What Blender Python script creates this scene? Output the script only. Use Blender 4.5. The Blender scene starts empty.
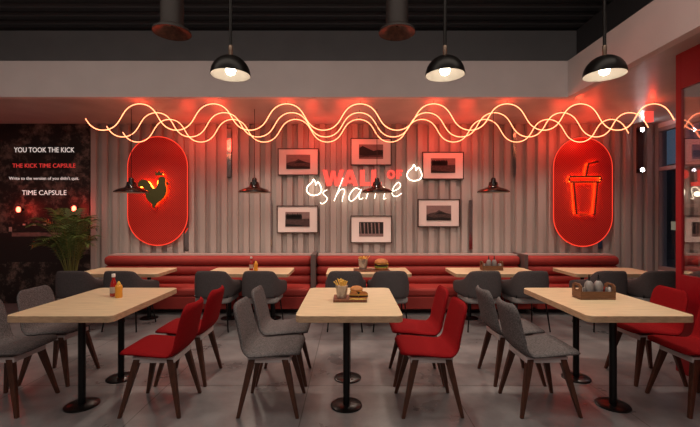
import bpy, bmesh, math, random
from mathutils import Vector, Matrix
random.seed(7)
PI = math.pi
sc = bpy.context.scene
COL = sc.collection

# ------------------------------------------------------------------ camera, world, exposure
F, CX, CY, H = 388.9, 350.0, 214.5, 1.45
cd = bpy.data.cameras.new('camera'); cam = bpy.data.objects.new('camera', cd); COL.objects.link(cam)
cam.location = (0, 0, H); cam.rotation_euler = (PI/2, 0, 0)
cd.sensor_width = 36.0; cd.lens = 36.0*F/700.0; cd.shift_y = 1.0/700; cd.clip_start = 0.05
sc.camera = cam
sc.view_settings.view_transform = 'Standard'; sc.view_settings.look = 'None'
sc.view_settings.gamma = 1; sc.view_settings.use_curve_mapping = False
sc.view_settings.exposure = 0.1
w = bpy.data.worlds.new('dusk'); sc.world = w; w.use_nodes = True
w.node_tree.nodes['Background'].inputs[0].default_value = (0.35, 0.5, 0.72, 1)
w.node_tree.nodes['Background'].inputs[1].default_value = 0.13

def area(name, loc, rot, sx, sy, e, c):
    l = bpy.data.lights.new(name, 'AREA'); l.shape = 'RECTANGLE'; l.size = sx; l.size_y = sy; l.energy = e; l.color = c
    o = bpy.data.objects.new(name, l); o.location = loc; o.rotation_euler = rot; COL.objects.link(o); return o
def spot(name, loc, e, c, ang=100, blend=.6, r=.03, rot=(0,0,0)):
    l = bpy.data.lights.new(name, 'SPOT'); l.energy = e; l.color = c; l.spot_size = math.radians(ang); l.spot_blend = blend; l.shadow_soft_size = r
    o = bpy.data.objects.new(name, l); o.location = loc; o.rotation_euler = rot; COL.objects.link(o); return o
def point(name, loc, e, c, r=.03):
    l = bpy.data.lights.new(name, 'POINT'); l.energy = e; l.color = c; l.shadow_soft_size = r
    o = bpy.data.objects.new(name, l); o.location = loc; COL.objects.link(o); return o
WARM = (1, .84, .68)
area('rear_room_light', (-.6, -1.6, 3.9), (math.radians(38), 0, 0), 7, 1.6, 70, (1, .86, .76))
area('main_ceiling_light', (-1.0, 2.2, 4.3), (0, 0, 0), 8, 1.2, 58, (1, .84, .70))
# recessed lamps of the lowered ceiling
for x in (-3.1, -1.4, .25, 1.98, 3.5):
    spot('downlight_beam', (x, 5.50, 2.90), 56, WARM, 110, .8, .05)

# ------------------------------------------------------------------ materials
def mat(name, col, rough=.5, metal=0, var=0, vscale=8, bump=0, bscale=60, stretch=(1,1,1), spec=.5, emit=None, es=0, sheen=0, coat=0, col2=None, detail=4):
    m = bpy.data.materials.new(name); m.use_nodes = True
    nt = m.node_tree; b = nt.nodes['Principled BSDF']
    b.inputs['Base Color'].default_value = (*col, 1); b.inputs['Roughness'].default_value = rough
    b.inputs['Metallic'].default_value = metal; b.inputs['Specular IOR Level'].default_value = spec
    if coat: b.inputs['Coat Weight'].default_value = coat; b.inputs['Coat Roughness'].default_value = .1
    if sheen: b.inputs['Sheen Weight'].default_value = sheen
    if emit: b.inputs['Emission Color'].default_value = (*emit, 1); b.inputs['Emission Strength'].default_value = es
    if var or col2 or bump:
        tc = nt.nodes.new('ShaderNodeTexCoord'); mp = nt.nodes.new('ShaderNodeMapping'); mp.inputs['Scale'].default_value = stretch
        nt.links.new(tc.outputs['Object'], mp.inputs['Vector'])
    if var or col2:
        n = nt.nodes.new('ShaderNodeTexNoise'); n.inputs['Scale'].default_value = vscale; n.inputs['Detail'].default_value = detail
        nt.links.new(mp.outputs[0], n.inputs['Vector'])
        r = nt.nodes.new('ShaderNodeValToRGB'); r.color_ramp.elements[0].position = .32; r.color_ramp.elements[1].position = .68
        c2 = col2 or tuple(c*(1+var) for c in col); c1 = col if col2 else tuple(c*(1-var) for c in col)
        r.color_ramp.elements[0].color = (*c1, 1); r.color_ramp.elements[1].color = (*c2, 1)
        nt.links.new(n.outputs[0], r.inputs[0]); nt.links.new(r.outputs[0], b.inputs['Base Color'])
    if bump:
        n2 = nt.nodes.new('ShaderNodeTexNoise'); n2.inputs['Scale'].default_value = bscale; n2.inputs['Detail'].default_value = 3
        nt.links.new(mp.outputs[0], n2.inputs['Vector'])
        bp = nt.nodes.new('ShaderNodeBump'); bp.inputs['Strength'].default_value = bump; bp.inputs['Distance'].default_value = .01
        nt.links.new(n2.outputs[0], bp.inputs['Height']); nt.links.new(bp.outputs[0], b.inputs['Normal'])
    return m
def emis(name, col, s):
    m = bpy.data.materials.new(name); m.use_nodes = True; nt = m.node_tree
    nt.nodes.remove(nt.nodes['Principled BSDF']); e = nt.nodes.new('ShaderNodeEmission')
    e.inputs[0].default_value = (*col, 1); e.inputs[1].default_value = s
    nt.links.new(e.outputs[0], nt.nodes['Material Output'].inputs[0]); return m
def srgb(r, g, b):
    f = lambda v: (v/255/12.92) if v/255 <= .04045 else ((v/255+.055)/1.055)**2.4
    return (f(r), f(g), f(b))

M = {}
M['wallpaint'] = mat('wall_paint', (.66, .59, .585), .8, var=.03, vscale=3)
M['upperpaint'] = mat('upper_wall_paint', (.30, .30, .31), .8, var=.04, vscale=3)
M['cladding'] = mat('corrugated_cladding', (.43, .375, .35), .5, var=.03, vscale=5, stretch=(1, 1, .15))
M['darkmetal'] = mat('dark_ceiling_metal', (.11, .105, .11), .6)
M['ceil'] = mat('lowered_ceiling_paint', (.45, .41, .39), .38, var=.10, vscale=3, spec=.5)
M['oak'] = mat('oak_top', (.68, .55, .35), .45, var=.13, vscale=9, stretch=(.6, 9, 1), bump=.03, bscale=40)
M['oakedge'] = mat('oak_edge', (.50, .34, .21), .5, var=.18, vscale=20, stretch=(1, 1, 6))
M['blackmetal'] = mat('black_steel', (.012, .012, .013), .28, .6)
M['redfab'] = mat('red_fabric', (.25, .004, .007), .85, var=.12, vscale=90, bump=.25, bscale=300, spec=.15)
M['greyfab'] = mat('grey_fabric', (.135, .125, .128), .95, var=.42, vscale=110, bump=.4, bscale=260, spec=.15)
M['armfab'] = mat('charcoal_fabric', (.075, .066, .069), .95, var=.15, vscale=90, bump=.2, bscale=300, spec=.15)
M['seatfab'] = mat('light_grey_fabric', (.25, .235, .235), .9, var=.15, vscale=90, bump=.2, bscale=350)
M['walnut'] = mat('walnut', (.065, .020, .009), .45, var=.35, vscale=14, stretch=(6, 6, .8))
M['underframe'] = mat('pale_underframe', (.55, .50, .50), .6)
M['leather'] = mat('red_leather', (.33, .040, .034), .6, var=.06, vscale=5, bump=.06, bscale=60, spec=.25)
M['divider'] = mat('divider_paint', (.12, .085, .08), .5)
M['kick'] = mat('dark_plinth', (.03, .02, .02), .6)
M['ledge'] = mat('ledge', (.42, .33, .31), .5)
M['kiosk'] = mat('red_lacquer', (.30, .004, .010), .35)
M['lampblack'] = mat('satin_black', (.006, .005, .005), .34, spec=.25)
M['lampwhite'] = mat('white_enamel', (.42, .38, .34), .5)
M['brass'] = mat('aged_brass', (.22, .16, .12), .4, .7)
M['copper'] = mat('copper_inner', (.09, .04, .028), .5, .5, var=.5, vscale=30)
M['brown'] = mat('dark_brown_can', (.02, .014, .013), .6, .1)
M['lampgloss'] = mat('gloss_black', (.006, .004, .004), .12, spec=.5)
M['bulb'] = emis('warm_bulb', (1, .86, .66), 14)
M['smallbulb'] = emis('warm_led', (1, .8, .6), 6)
M['spotled'] = emis('cold_led', (1, .97, 1), 60)
M['neon'] = emis('amber_neon', (4.6, 1.15, .50), 1.0)
M['neonwhite'] = emis('white_neon', (1.0, .84, .62), 4.0)
M['neonred'] = emis('red_neon', (1.1, .06, .03), 1.0)
M['halo'] = emis('orange_halo_led', (34, 5.5, .4), 1.0)
M['halosoft'] = emis('soft_orange_led', (30, 5, .4), 1.0)
M['coral'] = mat('coral_letters', (.70, .07, .05), .6, emit=(1, .11, .08), es=.75)
M['framewood'] = mat('frame_dark', (.05, .025, .02), .5)
M['mount'] = mat('picture_mount', (.90, .80, .76), .8)
M['olive'] = mat('olive_black', (.05, .052, .010), .5)
M['darkbrown'] = mat('brown_outline', (.07, .014, .006), .5)
M['mirror'] = mat('mirror_strip', (.75, .70, .68), .12, 1)
M['ketchup'] = mat('ketchup', (.34, .008, .006), .15, coat=.6)
M['mustard'] = mat('mustard', (.72, .30, .03), .3)
M['whiteplastic'] = mat('white_plastic', (.75, .70, .66), .4)
M['greyplastic'] = mat('grey_squeeze_bottle', (.24, .22, .215), .5)
M['caddywood'] = mat('caddy_wood', (.17, .075, .035), .5, var=.3, vscale=15, stretch=(1, 1, 8))
M['board'] = mat('board_wood', (.17, .055, .025), .5, var=.3, vscale=15, stretch=(8, 1, 1))
M['fries'] = mat('fries', (.80, .50, .10), .6, var=.2, vscale=60)
M['bun'] = mat('bun', (.50, .20, .055), .5, var=.2, vscale=30)
M['patty'] = mat('patty', (.035, .014, .008), .8, bump=.5, bscale=120)
M['lettuce'] = mat('lettuce', (.22, .32, .03), .6)
M['cheese'] = mat('cheese', (.80, .46, .06), .5)
M['paper'] = mat('paper', (.44, .37, .32), .8, var=.15, vscale=60)
M['leaf'] = mat('palm_leaf', (.075, .12, .025), .5, var=.3, vscale=8)
M['stem'] = mat('palm_stem', (.12, .13, .03), .6)
M['pot'] = mat('pot', (.05, .045, .045), .6)
M['soil'] = mat('soil', (.02, .013, .01), 1)
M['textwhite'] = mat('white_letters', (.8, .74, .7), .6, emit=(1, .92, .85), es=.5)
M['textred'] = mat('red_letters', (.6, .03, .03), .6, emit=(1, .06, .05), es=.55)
M['muralglow'] = emis('mural_red_glow', (9, .9, .5), 1)
M['winframe'] = mat('window_frame', (.30, .26, .26), .5)
M['night'] = mat('night_facade', (.03, .035, .04), .9, var=.4, vscale=.6)
M['lit'] = emis('lit_window', (.9, .75, .5), .22)
M['asphalt'] = mat('asphalt', (.04, .04, .045), .9)
M['shelf'] = mat('shelf_grey', (.22, .19, .18), .5)
M['printlight'] = mat('print_sky', (.26, .17, .16), .7, var=.15, vscale=12, stretch=(1, 1, 4))
M['printmid'] = mat('print_mid', (.07, .04, .038), .7, var=.45, vscale=30, stretch=(1, 1, 3))
M['printdark'] = mat('print_dark', (.008, .005, .005), .7, var=.5, vscale=40)
M['muralbar'] = mat('mural_bar', (.16, .10, .09), .6, var=.5, vscale=16)
M['muralblack'] = mat('mural_black', (.006, .005, .005), .6)

def glass_mat(name, mixf, tint=(1, 1, 1), rough=0):
    m = bpy.data.materials.new(name); m.use_nodes = True; nt = m.node_tree
    nt.nodes.remove(nt.nodes['Principled BSDF'])
    t = nt.nodes.new('ShaderNodeBsdfTransparent'); t.inputs[0].default_value = (*tint, 1)
    g = nt.nodes.new('ShaderNodeBsdfGlossy'); g.inputs['Roughness'].default_value = rough
    mx = nt.nodes.new('ShaderNodeMixShader'); mx.inputs[0].default_value = mixf
    nt.links.new(t.outputs[0], mx.inputs[1]); nt.links.new(g.outputs[0], mx.inputs[2])
    nt.links.new(mx.outputs[0], nt.nodes['Material Output'].inputs[0]); return m
M['glass'] = glass_mat('kiosk_glass', .34, (.9, .85, .85))
M['winglass'] = glass_mat('window_glass', .06, (.9, .92, .95))
M['cupglass'] = glass_mat('cup_glass', .25, (.92, .88, .86), .08)

def floor_mat():
    m = mat('stone_tile_floor', (.18, .165, .16), .38)
    nt = m.node_tree; b = nt.nodes['Principled BSDF']
    tc = nt.nodes.new('ShaderNodeTexCoord')
    br = nt.nodes.new('ShaderNodeTexBrick'); br.offset = .0; br.inputs['Scale'].default_value = 1
    br.inputs['Brick Width'].default_value = 1.2; br.inputs['Row Height'].default_value = 1.2
    br.inputs['Mortar Size'].default_value = .004; br.inputs['Mortar Smooth'].default_value = .2
    br.inputs['Color1'].default_value = (1, 1, 1, 1); br.inputs['Color2'].default_value = (.90, .90, .90, 1); br.inputs['Mortar'].default_value = (.30, .30, .30, 1)
    mp = nt.nodes.new('ShaderNodeMapping'); mp.inputs['Location'].default_value = (.35, .3, 0)
    nt.links.new(tc.outputs['Object'], mp.inputs[0]); nt.links.new(mp.outputs[0], br.inputs[0])
    n = nt.nodes.new('ShaderNodeTexNoise'); n.inputs['Scale'].default_value = 2.2; n.inputs['Detail'].default_value = 7; n.inputs['Roughness'].default_value = .6
    nt.links.new(tc.outputs['Object'], n.inputs['Vector'])
    r = nt.nodes.new('ShaderNodeValToRGB'); r.color_ramp.elements[0].position = .3; r.color_ramp.elements[1].position = .72
    r.color_ramp.elements[0].color = (.115, .112, .118, 1); r.color_ramp.elements[1].color = (.31, .305, .315, 1)
    nt.links.new(n.outputs[0], r.inputs[0])
    mx = nt.nodes.new('ShaderNodeMix'); mx.data_type = 'RGBA'; mx.blend_type = 'MULTIPLY'; mx.inputs[0].default_value = 1
    nt.links.new(r.outputs[0], mx.inputs[6]); nt.links.new(br.outputs[0], mx.inputs[7]); nt.links.new(mx.outputs[2], b.inputs['Base Color'])
    r2 = nt.nodes.new('ShaderNodeMapRange'); r2.inputs[3].default_value = .20; r2.inputs[4].default_value = .40
    nt.links.new(n.outputs[0], r2.inputs[0]); nt.links.new(r2.outputs[0], b.inputs['Roughness'])
    return m
M['floor'] = floor_mat()

def sign_mat():
    # back-lit red perforated sheet
    m = mat('perforated_red_sheet', (.55, .012, .012), .35, emit=(1, .004, .008), es=.07)
    nt = m.node_tree; b = nt.nodes['Principled BSDF']
    tc = nt.nodes.new('ShaderNodeTexCoord'); vo = nt.nodes.new('ShaderNodeTexVoronoi'); vo.inputs['Scale'].default_value = 38; vo.inputs['Randomness'].default_value = 0
    mp = nt.nodes.new('ShaderNodeMapping'); mp.inputs['Rotation'].default_value = (0, PI/4, 0); mp.inputs['Scale'].default_value = (1, .0001, 1)
    nt.links.new(tc.outputs['Object'], mp.inputs[0]); nt.links.new(mp.outputs[0], vo.inputs['Vector'])
    r = nt.nodes.new('ShaderNodeValToRGB'); r.color_ramp.elements[0].position = .28; r.color_ramp.elements[1].position = .42
    r.color_ramp.elements[0].color = (.10, .002, .002, 1); r.color_ramp.elements[1].color = (.50, .035, .018, 1)
    nt.links.new(vo.outputs['Distance'], r.inputs[0]); nt.links.new(r.outputs[0], b.inputs['Base Color'])
    return m
M['signred'] = sign_mat()
def mural_mat():
    m = mat('mural_print', (.01, .008, .007), .6)
    nt = m.node_tree; b = nt.nodes['Principled BSDF']
    tc = nt.nodes.new('ShaderNodeTexCoord'); n = nt.nodes.new('ShaderNodeTexNoise'); n.inputs['Scale'].default_value = 3.0; n.inputs['Detail'].default_value = 12; n.inputs['Roughness'].default_value = .8
    nt.links.new(tc.outputs['Object'], n.inputs['Vector'])
    r = nt.nodes.new('ShaderNodeValToRGB'); r.color_ramp.elements[0].position = .50; r.color_ramp.elements[1].position = .72
    r.color_ramp.elements[0].color = (.004, .0035, .003, 1); r.color_ramp.elements[1].color = (.34, .25, .21, 1)
    nt.links.new(n.outputs[0], r.inputs[0]); nt.links.new(r.outputs[0], b.inputs['Base Color'])
    return m
M['mural'] = mural_mat()

# ------------------------------------------------------------------ mesh helpers
class MB:
    def __init__(s): s.v = []; s.f = []; s.mi = []; s.k = 0
    def add(s, vs, fs):
        o = len(s.v); s.v += [tuple(v) for v in vs]
        for f in fs: s.f.append([o+i for i in f]); s.mi.append(s.k)
    def box(s, c, d, R=None):
        x, y, z = (q/2 for q in d)
        vs = [Vector((sx*x, sy*y, sz*z)) for sx in (-1, 1) for sy in (-1, 1) for sz in (-1, 1)]
        if R: vs = [R @ v for v in vs]
        vs = [v+Vector(c) for v in vs]
        s.add(vs, [(0,1,3,2), (4,6,7,5), (0,4,5,1), (2,3,7,6), (0,2,6,4), (1,5,7,3)]); return s
    def tube(s, pts, r, n=8, closed=False, cap=True):
        pts = [Vector(p) for p in pts]; N = len(pts); rs = r if isinstance(r, (list, tuple)) else [r]*N
        vs = []; up = None
        for i, p in enumerate(pts):
            if closed: t = pts[(i+1) % N]-pts[i-1]
            else: t = pts[min(i+1, N-1)]-pts[max(i-1, 0)]
            t.normalize()
            if up is None:
                up = Vector((0, 0, 1)) if abs(t.z) < .9 else Vector((1, 0, 0))
            a = up - t*up.dot(t)
            if a.length < 1e-4: a = t.orthogonal()
            a.normalize(); up = a; b = t.cross(a)
            for j in range(n):
                th = 2*PI*j/n; vs.append(p+rs[i]*(math.cos(th)*a+math.sin(th)*b))
        fs = []
        for i in range(N if closed else N-1):
            k = (i+1) % N
            for j in range(n): fs.append((i*n+j, i*n+(j+1) % n, k*n+(j+1) % n, k*n+j))
        if cap and not closed: fs.append(tuple(range(n))[::-1]); fs.append(tuple((N-1)*n+j for j in range(n)))
        s.add(vs, fs); return s
    def lathe(s, prof, c=(0, 0, 0), n=24, cap=True):
        vs = []; c = Vector(c)
        for r, z in prof:
            for j in range(n):
                th = 2*PI*j/n; vs.append(c+Vector((r*math.cos(th), r*math.sin(th), z)))
        fs = []
        for i in range(len(prof)-1):
            for j in range(n): fs.append((i*n+j, i*n+(j+1) % n, (i+1)*n+(j+1) % n, (i+1)*n+j))
        if cap:
            fs.append(tuple(range(n))[::-1]); fs.append(tuple((len(prof)-1)*n+j for j in range(n)))
        s.add(vs, fs); return s
    def prism_y(s, poly, y0, y1):
        n = len(poly)
        vs = [(x, y0, z) for x, z in poly]+[(x, y1, z) for x, z in poly]
        fs = [tuple(range(n))[::-1], tuple(range(n, 2*n))]+[(i, (i+1) % n, n+(i+1) % n, n+i) for i in range(n)]
        s.add(vs, fs); return s
    def prism_z(s, poly, z0, z1):
        n = len(poly)
        vs = [(x, y, z0) for x, y in poly]+[(x, y, z1) for x, y in poly]
        fs = [tuple(range(n))[::-1], tuple(range(n, 2*n))]+[(i, (i+1) % n, n+(i+1) % n, n+i) for i in range(n)]
        s.add(vs, fs); return s
    def prism_x(s, poly, x0, x1):
        n = len(poly)
        vs = [(x0, y, z) for y, z in poly]+[(x1, y, z) for y, z in poly]
        fs = [tuple(range(n))[::-1], tuple(range(n, 2*n))]+[(i, (i+1) % n, n+(i+1) % n, n+i) for i in range(n)]
        s.add(vs, fs); return s
    def loft(s, rings, cap0=True, cap1=True):
        n = len(rings[0]); vs = [p for r in rings for p in r]; fs = []
        for i in range(len(rings)-1):
            for j in range(n): fs.append((i*n+j, i*n+(j+1) % n, (i+1)*n+(j+1) % n, (i+1)*n+j))
        if cap0: fs.append(tuple(range(n))[::-1])
        if cap1: fs.append(tuple((len(rings)-1)*n+j for j in range(n)))
        s.add(vs, fs); return s
    def obj(s, name, mats, parent=None, smooth=False, bevel=0, loc=None, seg=2, flip=False):
        me = bpy.data.meshes.new(name); me.from_pydata(s.v, [], s.f); me.validate()
        bm = bmesh.new(); bm.from_mesh(me)
        if not flip: bmesh.ops.recalc_face_normals(bm, faces=bm.faces)
        bm.to_mesh(me); bm.free()
        if not isinstance(mats, (list, tuple)): mats = [mats]
        for m in mats: me.materials.append(m)
        if len(mats) > 1 and len(me.polygons) == len(s.mi):
            for p, k in zip(me.polygons, s.mi): p.material_index = k
        if smooth:
            for p in me.polygons: p.use_smooth = True
            me.set_sharp_from_angle(angle=math.radians(50))
        o = bpy.data.objects.new(name, me); COL.objects.link(o)
        if parent: o.parent = parent
        if loc: o.location = loc
        if bevel:
            b = o.modifiers.new('bevel', 'BEVEL'); b.width = bevel; b.segments = seg; b.limit_method = 'ANGLE'
        return o

def tag(o, label=None, cat=None, group=None, kind=None):
    if label: o['label'] = label
    if cat: o['category'] = cat
    if group: o['group'] = group
    if kind: o['kind'] = kind
    return o
def thing(name, label, cat, loc=(0, 0, 0), rz=0, group=None):
    o = bpy.data.objects.new(name, None); COL.objects.link(o); o.location = loc; o.rotation_euler = (0, 0, rz); o.empty_display_size = .1
    return tag(o, label, cat, group)
def dup(root, loc, rz, label, group=None):
    r = root.copy(); COL.objects.link(r); r.location = loc; r.rotation_euler = (0, 0, rz); r['label'] = label
    if group: r['group'] = group
    for ch in root.children:
        c = ch.copy(); COL.objects.link(c); c.parent = r
        for g in ch.children:
            d = g.copy(); COL.objects.link(d); d.parent = c
    return r
def structure(name, mb, m, **k):
    o = mb.obj(name, m, **k); o['kind'] = 'structure'; return o
def WX(px, Y): return (px-CX)*Y/F
def WZ(py, Y): return H+(CY-py)*Y/F
def rrect(x0, y0, x1, y1, r, n=6):
    out = []
    for cx, cy, a in ((x1-r, y1-r, 0), (x0+r, y1-r, 90), (x0+r, y0+r, 180), (x1-r, y0+r, 270)):
        for i in range(n+1):
            t = math.radians(a+90*i/n); out.append((cx+r*math.cos(t), cy+r*math.sin(t)))
    return out
def catmull(pts, n=6, closed=False):
    pts = [Vector(p) for p in pts]; N = len(pts); out = []
    rng = range(N) if closed else range(N-1)
    for i in rng:
        if closed: p0, p1, p2, p3 = pts[i-1], pts[i], pts[(i+1) % N], pts[(i+2) % N]
        else: p0, p1, p2, p3 = pts[max(i-1, 0)], pts[i], pts[i+1], pts[min(i+2, N-1)]
        for k in range(n):
            t = k/n; out.append(.5*((2*p1)+(-p0+p2)*t+(2*p0-5*p1+4*p2-p3)*t*t+(-p0+3*p1-3*p2+p3)*t**3))
    if not closed: out.append(pts[-1])
    return out

# ------------------------------------------------------------------ structure
W = 6.40; XL, XR = -6.2, 5.03; YB = -3.2
CL = WZ(124.5, W)                # lowered ceiling 2.93
FY = 4.90; FT = 3.385; FX = 2.743
CH = 4.485
structure('floor', MB().box(((XL+XR)/2, (YB+W)/2, -.05), (XR-XL+.4, W-YB+.4, .1)), M['floor'])
# corrugated back wall, trapezoid ribs
mx0 = WX(92, W)
mb = MB(); per = .178; dpt = .058; pr = []
x = mx0
while x < XR:
    for dx, dy in ((0, 0), (.016, -dpt), (.100, -dpt), (.108, 0)):
        if x+dx < XR: pr.append((x+dx, W+dy))
    x += per
pr.append((XR, W)); n = len(pr)
vs = [(a, b, 0) for a, b in pr]+[(a, b, CL) for a, b in pr]
mb.add(vs, [(i, i+1, n+i+1, n+i) for i in range(n-1)])
structure('wall_back', mb, M['cladding'])
structure('wall_back_core', MB().box(((XL+XR)/2, W+.08, CH/2), (XR-XL+.4, .12, CH)), M['upperpaint'])
structure('wall_left', MB().box((XL-.06, (YB+W)/2, CH/2), (.12, W-YB+.4, CH)), M['wallpaint'])
structure('wall_front', MB().box(((XL+XR)/2, YB-.06, CH/2), (XR-XL+.4, .12, CH)), M['wallpaint'])
# right wall with the window opening
wy0, wy1, wz0, wz1 = 3.0, 6.385, .55, 2.86
mb = MB(); X = XR+.06
mb.box((X, (YB+wy0)/2, CH/2), (.12, wy0-YB, CH)); mb.box((X, (wy1+W+.14)/2, CH/2), (.12, W+.14-wy1, CH))
mb.box((X, (wy0+wy1)/2, wz0/2), (.12, wy1-wy0, wz0)); mb.box((X, (wy0+wy1)/2, (wz1+CH)/2), (.12, wy1-wy0, CH-wz1))
structure('wall_right', mb, M['wallpaint'])
wn = thing('window_1', None, None); wn['kind'] = 'structure'
mb = MB()
for y in (wy0+.03, 4.5, wy1-.02): mb.box((XR+.05, y, (wz0+wz1)/2), (.08, .04, wz1-wz0))
for z in (wz0+.03, WZ(168, 6.2), wz1-.03): mb.box((XR+.05, (wy0+wy1)/2, z), (.08, wy1-wy0, .06))
mb.obj('window_frame', M['winframe'], wn)
MB().box((XR+.06, (wy0+wy1)/2, (wz0+wz1)/2), (.008, wy1-wy0-.04, wz1-wz0-.04)).obj('window_pane', M['winglass'], wn)
# lowered ceiling + fascia boards
mb = MB(); T0 = .1
mb.box(((XL+XR)/2, (FY+T0+W)/2, CL+.05), (XR-XL, W-FY-T0, .1))
mb.box(((FX+T0+XR)/2, (FY+T0+YB)/2, CL+.05), (XR-FX-T0, FY+T0-YB, .1))
structure('ceiling_lowered', mb, M['ceil'])
mb = MB(); T = .1
mb.prism_z([(XL, FY), (FX, FY), (FX, YB), (FX+T, YB), (FX+T, FY+T), (XL, FY+T)], CL, FT)
structure('trim_1', mb, M['wallpaint'])
mb = MB(); mb.box(((XL+XR)/2, (FY+W)/2+.1, FT-.03), (XR-XL, W-FY-.1, .06))
mb.box(((FX+XR)/2+.1, (FY+YB)/2, FT-.03), (XR-FX-.1, FY-YB, .06))
structure('trim_2', mb, M['upperpaint'])
# high dark corrugated ceiling
mb = MB(); pr = []; y = YB
while y < W:
    pr += [(y, CH), (y+.02, CH+.05), (y+.13, CH+.05), (y+.15, CH)]; y += .25
pr = [p for p in pr if p[0] < W]+[(W+.1, CH)]; n = len(pr)
mb.add([(XL-.1, a, b) for a, b in pr]+[(XR+.1, a, b) for a, b in pr], [(i, i+1, n+i+1, n+i) for i in range(n-1)])
structure('ceiling', mb, M['darkmetal'])
structure('ceiling_deck', MB().box(((XL+XR)/2, (YB+W)/2, CH+.1), (XR-XL+.4, W-YB+.4, .06)), M['darkmetal'])
structure('wall_upper_right', MB().box((3.78, (YB+W)/2, (FT+CH)/2), (.1, W-YB, CH-FT)), M['darkmetal'])
# outside
structure('ground', MB().box((16, 5, -.2), (21.5, 40, .1)), M['asphalt'])
bl = thing('building', 'dark building with dim lit windows outside the side window', 'building', (13, 13, -.15))
MB().box((0, 0, 1.7), (3, 26, 3.4)).obj('facade', M['night'], bl)
mb = MB()
for i in range(60):
    for z in (1.2, 1.75, 2.3):
        if random.random() < .45: mb.box((-1.52, -12+i*.4, z), (.04, .16, .3))
mb.obj('windows', M['lit'], bl)

# ------------------------------------------------------------------ kiosk (red glazed partition, right)
KX, KY = 3.03, 3.62; KF = 1.3
k = thing('glazed_partition', 'red lacquered partition with glass upper half at the right edge', 'partition', (KX, KF, 0))
L = KY-KF
MB().box((.02, L-.03, CL/2), (.04, .06, CL-.002)).obj('post', M['kiosk'], k, bevel=.004)
MB().box((.02, (L-.06)/2, (2.60+CL)/2), (.04, L-.06, CL-2.60-.002)).obj('header_panel', M['kiosk'], k)
MB().box((.02, (L-.06)/2, .45), (.04, L-.06, .90)).obj('lower_panel', M['kiosk'], k)
MB().box((.02, (L-.06)/2, 1.75), (.01, L-.06, 1.70)).obj('glass_pane', M['glass'], k)
sh = thing('shelving_unit', 'grey open shelving seen through the partition glass', 'shelf', (4.12, 4.30, 0))
for x in (-.33, .33):
    for y in (-.10, .10): MB().box((x, y, .85), (.03, .03, 1.7)).obj('post', M['shelf'], sh)
for z in (.30, .85, 1.10, 1.55): MB().box((0, 0, z), (.62 if z > 2 else .70, .24, .04 if z != 1.10 else .08)).obj('shelf_board', M['shelf'], sh)
o = MB().lathe([(.05, 0), (.105, .02), (.115, .05), (.09, .085), (.02, .10)], n=28).obj('cushion', M['leather'], smooth=True, loc=(3.93, 4.30, .872))
tag(o, 'round red cushion on the shelving behind the partition glass', 'cushion')
# ------------------------------------------------------------------ mural with lettering
def text_obj(name, s, px0, px1, pyb, pyt, Y, m, parent, bold=0.0, depth=.0015, origin=(0, 0, 0)):
    cu = bpy.data.curves.new(name, 'FONT'); cu.body = s; cu.offset = bold; cu.extrude = .02; cu.resolution_u = 3
    t = bpy.data.objects.new(name, cu); COL.objects.link(t)
    dg = bpy.context.evaluated_depsgraph_get(); dg.update()
    me = bpy.data.meshes.new_from_object(t.evaluated_get(dg)); bpy.data.objects.remove(t)
    vx = [v.co.x for v in me.vertices]; cu2 = None
    x0, x1 = min(vx), max(vx)
    caph = .70
    X0, X1, Z0, Z1 = WX(px0, Y), WX(px1, Y), WZ(pyb, Y), WZ(pyt, Y)
    for v in me.vertices:
        x = X0+(v.co.x-x0)/(x1-x0)*(X1-X0); z = Z0+v.co.y/caph*(Z1-Z0)
        v.co = Vector((x-origin[0], Y-(v.co.z+.02)/.04*depth-origin[1], z-origin[2]))
    me.materials.clear(); me.materials.append(m)
    o = bpy.data.objects.new(name, me); COL.objects.link(o); o.parent = parent; return o
MX0 = XL+.02
o0 = ((MX0+mx0)/2, 6.36, .0)
mu = thing('mural_panel', 'black printed wall mural with white and red lettering left of cladding', 'mural', o0)
mb = MB(); mb.box((0, 0, CL/2), (mx0-MX0, .04, CL-.004)); mb.obj('panel', M['mural'], mu)
Y = 6.338
mb = MB()
def quad(mb, a, b, c, d, Y, o, k=0, t=.004):
    mb.k = k; mb.prism_y([(WX(a, Y)-o[0], WZ(d, Y)-o[2]), (WX(c, Y)-o[0], WZ(d, Y)-o[2]), (WX(c, Y)-o[0], WZ(b, Y)-o[2]), (WX(a, Y)-o[0], WZ(b, Y)-o[2])], Y-t-o[1], Y-o[1])
quad(mb, 12, 232.5, 62, 236.5, Y, o0, 0)
quad(mb, -20, 233, 12, 238, Y, o0, 1)
quad(mb, 17, 226, 56, 231.5, Y, o0, 1)
quad(mb, -20, 236.5, 62, 262, Y, o0, 1, .002)
quad(mb, 9, 227, 12, 231.5, Y, o0, 2)
for cx in (24, 34, 44.5): quad(mb, cx-1.2, 223.7, cx+1.8, 225.5, Y, o0, 2); quad(mb, cx-4, 222, cx+3.6, 226, Y, o0, 1, .002)
mb.obj('bar_counter_picture', [M['muralbar'], M['muralblack'], M['paper']], mu)
Y = 6.339
text_obj('lettering_title', 'YOU TOOK THE KICK', 14, 74.5, 152.3, 147.3, Y, M['textwhite'], mu, bold=.006, origin=o0)
text_obj('lettering_heading', 'THE KICK TIME CAPSULE', 12.5, 75.5, 167.6, 163.5, Y, M['textred'], mu, bold=0, origin=o0)
text_obj('lettering_sentence', "Write to the version of you didn't quit.", 9, 79, 179.8, 176.7, Y, M['textwhite'], mu, bold=0, origin=o0)
text_obj('lettering_footer', 'TIME CAPSULE', 22, 66.5, 195, 190.2, Y, M['textwhite'], mu, bold=0, origin=o0)
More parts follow.
